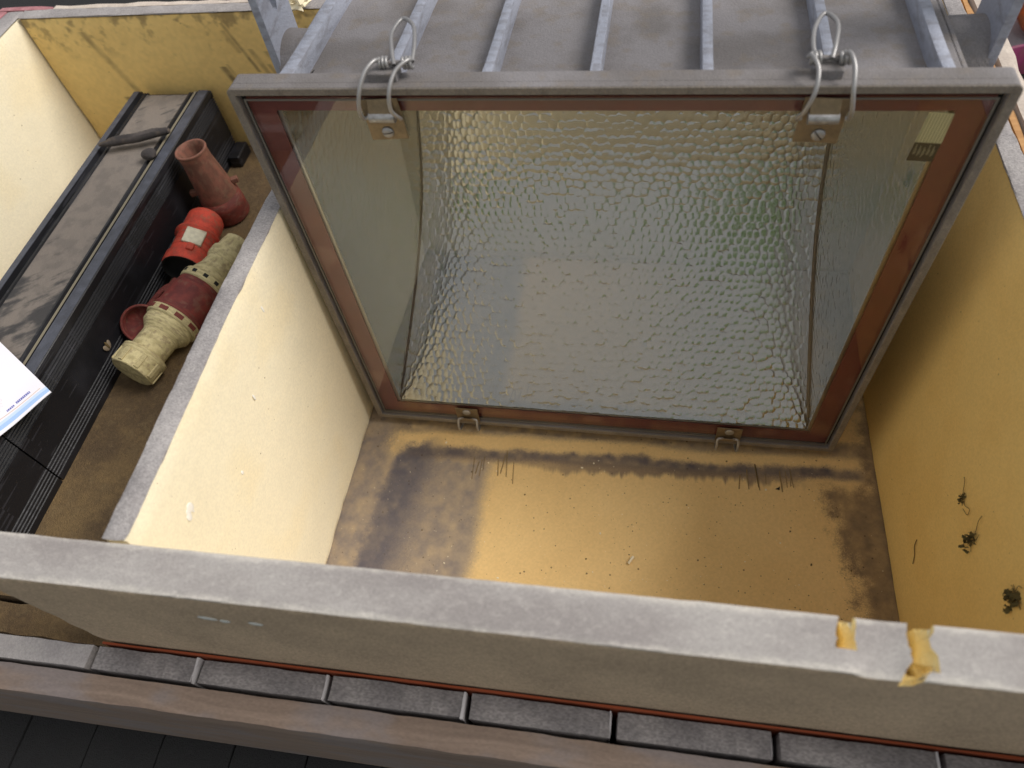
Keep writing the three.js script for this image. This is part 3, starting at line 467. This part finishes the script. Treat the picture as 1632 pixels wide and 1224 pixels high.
// ---------------------------------------------------------------- black case and what lies on it
{
  const z0 = -1.158, z1 = -0.222, c = thing('equipment_case', 'long black ribbed plastic case with a dusty recessed lid', 'case', [-0.925, RF, 0]);
  // cross section, x from -0.08 to 0.08, y from 0 to 0.145
  const pts = [[-0.082, 0.0], [0.078, 0.0]];
  const right = []; for (let k = 0; k < 5; k++) { const y = 0.012 + k * 0.0065; right.push([0.078, y], [0.0765, y + 0.001], [0.0765, y + 0.0032], [0.0785, y + 0.0042]); }
  right.push([0.0785, 0.052], [0.0785, 0.098]); for (let k = 0; k < 6; k++) { const y = 0.101 + k * 0.0055; right.push([0.079, y], [0.0772, y + 0.0008], [0.0772, y + 0.0026], [0.080, y + 0.0034]); }
  right.push([0.081, 0.138], [0.081, 0.1445]);
  pts.push(...right, [0.0795, 0.146], [0.0605, 0.1465], [0.0595, 0.1395], [0.0565, 0.1395], [0.0555, 0.1445], [0.0505, 0.1445], [0.049, 0.137], [0.043, 0.137], [0.041, 0.1425], [0.0375, 0.1425], [0.036, 0.1385],
    [-0.056, 0.1385], [-0.0575, 0.1425], [-0.061, 0.1425], [-0.063, 0.137], [-0.068, 0.137], [-0.0695, 0.1455], [-0.081, 0.1455], [-0.083, 0.143]);
  const sh = new THREE.Shape(pts.map((p) => new THREE.Vector2(...p)));
  const g = new THREE.ExtrudeGeometry(sh, { depth: z1 - z0 - 0.16, bevelEnabled: false }); g.translate(0, 0, z0);
  part('body', boxUV(toCreasedNormals(g, 0.4)), blackPlastic, c);
  const g2 = new THREE.ExtrudeGeometry(sh, { depth: 0.1575, bevelEnabled: false }); g2.translate(0, 0, z1 - 0.1575); part('end_section', boxUV(toCreasedNormals(g2, 0.4), 0.3, 0.1), blackPlastic, c);
  const strip = (x0, x1, y, t) => boxUV(bx(x0, x1, y, y + t, z0 + 0.001, z1 - 0.001, 0.0004, 1));
  part('edge_strip', strip(0.0608, 0.0806, 0.1466, 0.0012), blackEdge, c);
  part('edge_strip', strip(-0.081, -0.0697, 0.1457, 0.001), blackEdge, c);
  const lid = bx(-0.0555, 0.0355, 0.1386, 0.1402, z0 + 0.004, z1 - 0.004, 0.0005, 1);
  const q = lid.index ? lid.toNonIndexed() : lid, P = q.attributes.position, U = q.attributes.uv; for (let i = 0; i < P.count; i++) U.setXY(i, (P.getX(i) + 0.0555) / 0.091, (z1 - P.getZ(i)) / (z1 - z0));
  part('lid_panel', q, dustTop, c).userData.label = 'dust-covered lid panel with wiped streaks';
  part('lid_trim', strip(0.0508, 0.0552, 0.1447, 0.0008), std({ color: 0x7d7562, rough: 0.8 }), c);
  const cap = new THREE.ExtrudeGeometry(sh, { depth: 0.006, bevelEnabled: false }); cap.translate(0, 0, z0 - 0.0065); cap.scale(1, 0.97, 1); part('end_cap', boxUV(cap), blackPlastic, c);
  // small curled feet at the back corner
  part('foot', boxUV(bx(0.082, 0.108, 0.0, 0.026, z0 - 0.003, z0 + 0.05, 0.004)), blackPlastic, c);
}
{
  const st = []; const r = rng(271), n = 22; for (let i = 0; i <= n; i++) { const t = i / n; st.push([mix(-0.988, -0.862, t) + 0, -0.1285 + 0.0006 * Math.sin(t * 9) + 0.004 * t, mix(-0.978, -1.013, t) + 0.0006 * Math.sin(t * 14)]); }
  const g = tube(st, 0.0085, 60, 9); const P = g.attributes.position; for (let i = 0; i < P.count; i++) { const x = P.getX(i), k = ss(-0.994, -0.955, x) * (1 - 0.35 * ss(-0.89, -0.86, x)); const t = (x + 0.988) / 0.126, cy = -0.1285 + 0.0006 * Math.sin(t * 9) + 0.004 * t, cz = mix(-0.978, -1.013, t); P.setY(i, cy + (P.getY(i) - cy) * (0.25 + 0.75 * k) + 0.0012 * (vn(x * 300, i % 9 * 2.3, 512) - 0.5)); P.setZ(i, cz + (P.getZ(i) - cz) * (0.3 + 0.8 * k)); }
  const capA = new THREE.SphereGeometry(0.006, 10, 8); capA.translate(-0.862, -0.1245, -1.013);
  g.computeVertexNormals(); single('wooden_stick', boxUV(merge([g, capA])), stickMat, 'tapered dark grey stick lying across the dusty case lid', 'stick');
  const l = new THREE.IcosahedronGeometry(0.012, 3), LP = l.attributes.position; for (let i = 0; i < LP.count; i++) { const k = 0.8 + 0.5 * fbm(LP.getX(i) * 120 + 50, LP.getY(i) * 120 + LP.getZ(i) * 90 + 50, 512, 3); LP.setXYZ(i, LP.getX(i) * k * 1.1, LP.getY(i) * k * 0.7, LP.getZ(i) * k); }
  l.computeVertexNormals(); l.translate(-0.878, -0.133, -0.958); single('dirt_lump', boxUV(l), stickMat, 'small dark lump beside the stick on the case lid', 'dirt lump');
}
{ // printed sheet
  const cv = document.createElement('canvas'); cv.width = 1024; cv.height = 768; const q = cv.getContext('2d'); q.fillStyle = '#eeebf2'; q.fillRect(0, 0, 1024, 768);
  const r = rng(281);
  q.strokeStyle = '#a9c6ee'; q.lineWidth = 34; q.beginPath(); q.moveTo(0, 700); q.bezierCurveTo(400, 712, 760, 728, 1024, 735); q.stroke();
  q.strokeStyle = '#c9dcf5'; q.lineWidth = 22; q.beginPath(); q.moveTo(0, 664); q.bezierCurveTo(400, 680, 760, 700, 1024, 712); q.stroke();
  q.strokeStyle = '#d9bfae'; q.lineWidth = 6; q.beginPath(); q.moveTo(500, 640); q.bezierCurveTo(700, 664, 880, 690, 1000, 682); q.stroke();
  q.fillStyle = '#5b5fae'; q.fillRect(868, 640, 84, 18); q.fillRect(810, 646, 44, 14); q.fillStyle = '#eeebf2'; for (let k = 0; k < 8; k++) q.fillRect(874 + k * 10, 643, 3, 11); for (let k = 0; k < 4; k++) q.fillRect(815 + k * 10, 648, 3, 9);
  for (let k = 0; k < 2200; k++) { const a = r() * 6.28, d = 190 * Math.sqrt(r()) * (0.4 + 0.6 * r()), s = 1 + 5 * r(); q.fillStyle = `rgba(${150 + 40 * r()},${130 + 40 * r()},${110 + 40 * r()},${0.1 + 0.25 * r()})`; q.fillRect(700 + d * Math.cos(a) * 0.7, 560 + d * Math.sin(a) * 0.5, s, s); }
  const t = new THREE.CanvasTexture(cv); t.colorSpace = THREE.SRGBColorSpace;
  const g = new THREE.BoxGeometry(0.2, 0.0006, 0.27, 20, 1, 30); g.translate(-0.1, 0, 0.135); // corner at the origin
  const P = g.attributes.position, U = g.attributes.uv; for (let i = 0; i < P.count; i++) { const x = P.getX(i), z = P.getZ(i); U.setXY(i, 1 - z / 0.27, -x / 0.2); P.setY(i, P.getY(i) + 0.005 * ss(-0.06, 0, x) * ss(0.07, 0, z) + 0.0015); }
  g.computeVertexNormals();
  const m = single('paper_sheet', g, std({ map: t, rough: 0.8 }), 'white printed sheet with a blue band lying on the black case', 'paper');
  m.position.set(-0.79, RF + 0.1495, -0.444); m.rotation.y = -0.55;
}

// ---------------------------------------------------------------- plugs and sockets
{
  const s = thing('plug_sleeve', 'dusty terracotta cable plug standing upright with its open mouth on top', 'plug', [-0.79, RF, -0.968]);
  s.rotation.z = 0.06;
  part('base_ring', lathe([[0.0001, 0.001], [0.036, 0.001], [0.0385, 0.004], [0.0395, 0.03], [0.038, 0.052], [0.0001, 0.052]], 48), sleeveBase, s);
  part('sleeve', lathe([[0.036, 0.05], [0.0365, 0.056], [0.034, 0.07], [0.031, 0.1], [0.0275, 0.13], [0.0275, 0.148], [0.0295, 0.1535], [0.0285, 0.156], [0.025, 0.155], [0.022, 0.145], [0.016, 0.1], [0.0001, 0.095]], 48), sleeveMat, s);
  for (const a of [0.5, 3.5]) { const g = bx(0.033, 0.047, 0.064, 0.074, -0.006, 0.006, 0.002); g.rotateY(a); part('lug', g, sleeveMat, s); }
}
const lay = (o, x, z, r, yaw) => { o.position.set(x, RF + r, z); o.rotation.set(Math.PI / 2, 0, 0); o.rotation.order = 'YXZ'; o.rotation.y = yaw; };
{ // lies along z; local y -> towards the viewer
  const p = thing('industrial_plug', 'bright red industrial plug with a pale label lying beside the black case', 'plug');
  lay(p, -0.803, -0.918, 0.0385, 0.06);
  part('cap', lathe([[0.0001, 0], [0.02, 0.0005], [0.029, 0.004], [0.0325, 0.010], [0.0338, 0.054]], 48), redMat, p);
  part('body', lathe([[0.0338, 0.054], [0.040, 0.0555], [0.040, 0.060], [0.0345, 0.062], [0.0345, 0.070], [0.0328, 0.0705], [0.0328, 0.0722], [0.0346, 0.0728], [0.0348, 0.0835], [0.0331, 0.084], [0.0331, 0.0857], [0.0349, 0.0863], [0.0352, 0.097], [0.0335, 0.0975], [0.0335, 0.0992], [0.0353, 0.0998], [0.0355, 0.113], [0.0384, 0.1145], [0.0388, 0.132], [0.0374, 0.136]], 48), redMat, p);
  part('end_socket', lathe([[0.0374, 0.136], [0.0345, 0.137], [0.0335, 0.122], [0.0001, 0.122]], 40), blackRubber, p);
  const lb = new RoundedBoxGeometry(0.034, 0.036, 0.006, 3, 0.0025); lb.rotateY(-0.5); lb.translate(0.0165, 0.082, -0.0300); part('label_plate', boxUV(lb), labelMat, p);
  const lg = bx(-0.006, 0.006, 0.103, 0.118, -0.043, -0.034, 0.002); lg.rotateY(-0.55); part('lug', lg, redMat, p);
}
{ // coupled plug and socket; local y from the near cable gland to the far one
  const p = thing('cable_coupler', 'joined red and cream industrial connector with flip lid, propped against the partition', 'connector');
  p.scale.setScalar(0.94); p.position.set(-0.790, RF + 0.042, -0.556); p.rotation.order = 'YXZ'; p.rotation.set(-Math.PI / 2 + 0.02, Math.atan2(-0.082, 0.283), 0);
  const gnut = lathe([[0.0001, 0.0], [0.034, 0.0005], [0.0365, 0.003], [0.0375, 0.03], [0.0395, 0.032], [0.0395, 0.04], [0.036, 0.042], [0.031, 0.043]], 40);
  const gl = part('gland_nut', gnut, cream, p);
  for (let k = 0; k < 8; k++) { const b = bx(-0.0045, 0.0045, 0.004, 0.031, 0.034, 0.0392, 0.0012); b.rotateY(k * Math.PI / 4); part('grip', b, cream, gl); }
  part('gland_body', lathe([[0.031, 0.04], [0.031, 0.078], [0.0335, 0.083], [0.0425, 0.094], [0.0435, 0.110]], 40), cream, p);
  const col = part('collar', lathe([[0.0435, 0.108], [0.0465, 0.109], [0.0475, 0.113], [0.0475, 0.121], [0.0462, 0.124], [0.0435, 0.125]], 40), cream, p);
  for (let k = 0; k < 10; k++) { const b = bx(-0.008, 0.008, 0.1125, 0.1205, 0.0455, 0.0481, 0.0006); b.rotateY(k * Math.PI / 5 + 0.2); part('slot', b, redDark, col); }
  part('body', lathe([[0.044, 0.124], [0.0455, 0.126], [0.0452, 0.134], [0.0438, 0.135], [0.0425, 0.18], [0.041, 0.197], [0.039, 0.2]], 48), redDark, p);
  const col2 = part('collar', lathe([[0.039, 0.198], [0.0425, 0.199], [0.0432, 0.203], [0.0432, 0.213], [0.042, 0.216], [0.037, 0.217]], 40), cream, p);
  for (let k = 0; k < 12; k++) { const b = bx(-0.0042, 0.0042, 0.2045, 0.2115, 0.041, 0.0437, 0.0006); b.rotateY(k * Math.PI / 6 + 0.1); part('slot', b, blackRubber, col2); }
  part('far_gland_body', lathe([[0.037, 0.216], [0.035, 0.226], [0.0295, 0.243], [0.028, 0.262], [0.031, 0.264], [0.0325, 0.270], [0.0325, 0.285], [0.029, 0.288], [0.026, 0.318], [0.02, 0.322], [0.0001, 0.322]], 40), cream, p);
  const rb = bx(-0.003, 0.003, 0.222, 0.245, 0.033, 0.0395, 0.001); rb.rotateY(2.6); part('rib', rb, cream, p);
  // flip lid hinged at the far collar, hanging to the side of the case
  const lid = lathe([[0.0001, 0.0], [0.026, 0.0], [0.0305, 0.004], [0.0315, 0.020], [0.0335, 0.021], [0.0335, 0.027], [0.0285, 0.027], [0.0275, 0.008], [0.0001, 0.007]], 40);
  lid.scale(1.05, 1.05, 1.05); lid.translate(0, -0.014, 0);
  const fl = part('flip_lid', lid, redDark, p); fl.position.set(-0.058, 0.098, -0.004);
  p.updateMatrixWorld(true); fl.quaternion.setFromUnitVectors(new THREE.Vector3(0, 1, 0), new THREE.Vector3(0.45, 0.62, 0.64).normalize().transformDirection(new THREE.Matrix4().copy(p.matrixWorld).invert()));
  part('hinge_arm', tube([[-0.0415, 0.182, 0.010], [-0.052, 0.176, 0.012], [-0.060, 0.158, 0.010], [-0.066, 0.140, 0.004], [-0.070, 0.122, 0.0]], 0.0055, 30, 8), redDark, p);
  const hb = bx(-0.052, -0.034, 0.160, 0.196, -0.004, 0.018, 0.003); part('hinge_block', hb, redDark, p);
}

// ---------------------------------------------------------------- scraps and litter
{
  const twig = std({ color: 0x6a5836, rough: 1 }), leafy = std({ color: 0x5e5432, rough: 1, side: THREE.DoubleSide }), pale = std({ color: 0xe8dcc0, rough: 0.95 });
  const wall = (y) => 0.4315 - 0.0095 * (-y) / 0.535;
  const clump = (y, z, s, seed, label, strands) => {
    const r = rng(seed), g = thing('dried_plant', label, 'plant scrap', [wall(y), y, z], 'dried plant scraps on the golden panel');
    const leaf = [];
    for (let k = 0; k < 34; k++) { const l = new THREE.PlaneGeometry(0.0032 * s * (0.4 + 1.3 * r()), 0.0055 * s * (0.4 + 1.2 * r()), 2, 3), P = l.attributes.position; for (let i = 0; i < P.count; i++) P.setXYZ(i, P.getX(i) + 0.0012 * s * (r() - 0.5), P.getY(i) + 0.0012 * s * (r() - 0.5), 0.0024 * s * (r() - 0.5)); l.rotateX(r() * 6); l.rotateY(r() * 6); l.computeVertexNormals(); l.translate(-0.004 * r() - 0.0012, s * 0.022 * (r() + r() - 1), s * 0.012 * (r() + r() - 1)); leaf.push(l); }
    for (let k = 0; k < 7; k++) { const a = r() * 6.28, L = s * (0.006 + 0.01 * r()); strands.push([[0, 0], [L * 0.5 * Math.cos(a) + 0.002, L * 0.5 * Math.sin(a)], [L * Math.cos(a), L * Math.sin(a) + 0.002]]); }
    part('leaf_crumble', merge(leaf), leafy, g);
    for (const w of strands) part('twig', tube(w.map(([a, b]) => [-0.0016, a, b]), 0.0004, 20, 5), twig, g);
  };
  clump(-0.269, -0.398, 0.9, 291, 'dark crumpled plant scrap hanging under a fine twig on the golden panel', [[[0.008, 0], [0.018, -0.004], [0.03, -0.012], [0.04, -0.014]], [[-0.006, 0.002], [0.01, 0.006], [0.024, 0.003]]]);
  clump(-0.266, -0.452, 0.5, 293, 'looped dry twig with a tiny leaf on the golden panel', [[[0, 0], [0.008, -0.008], [0.016, -0.016], [0.018, -0.022]], [[0, 0], [0.004, 0.012], [0.012, 0.02], [0.004, 0.024], [-0.004, 0.012]], [[0.002, 0.002], [-0.006, -0.006]]]);
  clump(-0.206, -0.308, 1.05, 295, 'mossy brown plant scrap close to the gouged slab on the golden panel', [[[0, 0], [0.014, -0.006], [0.02, -0.002]], [[0.002, 0.002], [0.01, 0.012]]]);
  { const g = thing('dried_plant', 'single thin twig stuck low on the golden panel', 'plant scrap', [wall(-0.43), -0.43, -0.445], 'dried plant scraps on the golden panel'); part('twig', tube([[-0.0012, 0.014, -0.012], [-0.0012, 0.002, -0.006], [-0.0012, -0.002, 0.004], [-0.0012, -0.014, 0.014]], 0.0006, 20, 5), twig, g); }
  // crumbs on the bay floor: too many to count
  const r = rng(299), cr = [], dk = [];
  for (let k = 0; k < 170; k++) { const s = 0.0005 + 0.0014 * r() ** 3, g = new THREE.IcosahedronGeometry(s, 0); g.scale(1, 0.6, 0.7 + r()); g.rotateY(r() * 6); g.translate(-0.47 + 0.87 * r(), FL + s * 0.35, -0.63 + 0.4 * r()); (r() < 0.45 ? cr : dk).push(g); }
  const a = part('foam_crumbs', merge(cr), pale, scene); a.userData = { label: 'pale foam crumbs scattered over the stained floor sheet', category: 'crumbs', kind: 'stuff' };
  const b = part('dirt_crumbs', merge(dk), twig, scene); b.userData = { label: 'dark dirt crumbs scattered over the stained floor sheet', category: 'crumbs', kind: 'stuff' };
  const chip = new THREE.ConeGeometry(0.006, 0.002, 3); chip.scale(1, 1, 0.6); chip.rotateY(0.6); chip.translate(0.262, FL + 0.0012, -0.583); single('dark_flake', chip, blackRubber, 'black triangular flake on the floor sheet by the scratches', 'flake');
  const husk = tube([[-0.004, 0, 0.006], [0, 0.003, 0], [0.003, 0.001, -0.006]], 0.0024, 16, 8); husk.translate(0.018, FL + 0.0026, -0.43); single('seed_husk', husk, pale, 'pale seed husk on the clean middle of the floor sheet', 'husk');
  const ring = new THREE.TorusGeometry(0.012, 0.0022, 8, 30, 4.6); ring.rotateX(1.2); ring.translate(-0.555, RF + 0.0115, -0.222); single('foam_curl', ring, foamLitPale, 'pale curl of foam in the corner by the partition end', 'foam curl');
  const moth = thing('dead_insect', 'small brown dead moth clinging to the black case side', 'insect', [-0.8435, -0.2266, -0.597]);
  for (const s of [-1, 1]) { const w = new THREE.SphereGeometry(1, 10, 8); w.scale(0.0014, 0.008, 0.0045); w.rotateX(s * 0.5); w.translate(0, -0.003, s * 0.004); part('wing', w, std({ color: 0x8a7a66, rough: 0.9 }), moth); }
  const bd = new THREE.SphereGeometry(1, 10, 8); bd.scale(0.0022, 0.008, 0.0022); bd.translate(0.001, 0, 0); part('body', bd, twig, moth);
}

// ---------------------------------------------------------------- things behind the crate
{
  const orange = dusty([226, 120, 66], [196, 98, 54], 301, { rough: 0.45 }), brick = dusty([196, 106, 72], [170, 88, 60], 303);
  const b = single('terracotta_block', foamBox(-0.14, 0.14, 0, 0.14, -0.09, 0.09, { step: 0.03, amp: 0.002, round: 0.005, seed: 81 }), brick, 'orange-brown block on the pavement seen between lamp housing and bracket', 'block'); b.position.set(0.80, -0.578, -2.12); b.rotation.y = -0.2;
  const d = thing('orange_drum', 'orange plastic drum lying on the pavement beyond the bracket arm', 'drum', [1.17, -0.578, -2.15]);
  const dg = lathe([[0.0001, 0], [0.10, 0], [0.115, 0.012], [0.118, 0.09], [0.124, 0.1], [0.118, 0.11], [0.118, 0.21], [0.124, 0.22], [0.118, 0.23], [0.115, 0.31], [0.1, 0.32], [0.0001, 0.32]], 40); dg.rotateZ(Math.PI / 2); dg.rotateY(0.6); dg.translate(0.1, 0.125, 0); part('barrel', dg, orange, d);
  const k = thing('magenta_bucket', 'magenta bucket with a dark inside standing just outside the crate', 'bucket', [0.83, -0.578, -1.47]);
  part('shell', lathe([[0.0001, 0.004], [0.1, 0.004], [0.125, 0.22], [0.131, 0.222], [0.131, 0.232], [0.121, 0.232], [0.097, 0.012], [0.0001, 0.012]], 48), dusty([170, 70, 120], [140, 54, 98], 305), k);
  part('contents', lathe([[0.0001, 0.17], [0.1135, 0.17], [0.1135, 0.165], [0.0001, 0.165]], 40), blackRubber, k);
}

// ---------------------------------------------------------------- shrubs outside, behind the viewer, that the reflector mirrors
{
  const leafMat = new THREE.MeshPhysicalMaterial({ color: new THREE.Color().setRGB(0.24, 0.50, 0.06), roughness: 0.8, transmission: 0.5, thickness: 0, side: THREE.DoubleSide }), bark = std({ color: 0x4d3f30, rough: 1 });
  const shrub = (x, z, h, w, seed, label) => {
    const g = thing('leafy_shrub', label, 'shrub', [x, -0.6, z], 'shrubs outside'); const r = rng(seed), lv = [];
    part('trunk', tube([[0, 0, 0], [0.03, h * 0.3, 0.02], [0, h * 0.75, 0]], 0.03, 16, 8), bark, g);
    for (let k = 0; k < 1700; k++) { const a = r() * 6.283, t = r(), rad = w * Math.sqrt(r()) * (0.55 + 0.45 * Math.sin(Math.PI * t) + 0.25 * vn(a * 2, t * 6, 64)); const l = new THREE.CircleGeometry(0.03 + 0.03 * r(), 5); l.scale(0.6, 1, 1); l.rotateX(r() * 3); l.rotateY(r() * 6); l.translate(rad * Math.cos(a), h * (0.3 + 0.7 * t), rad * Math.sin(a)); lv.push(l); }
    part('crown', merge(lv), leafMat, g);
  };
  shrub(1.0, 2.2, 3.2, 0.7, 311, 'tall bright green shrub standing behind the right side of the crate front');
  shrub(-1.7, 2.4, 2.6, 0.45, 313, 'shorter bright green shrub standing behind the left side of the crate front');
}

scene.traverse((o) => { if (o.isMesh) { o.castShadow = true; o.receiveShadow = true; } });
renderer.render(scene, camera);
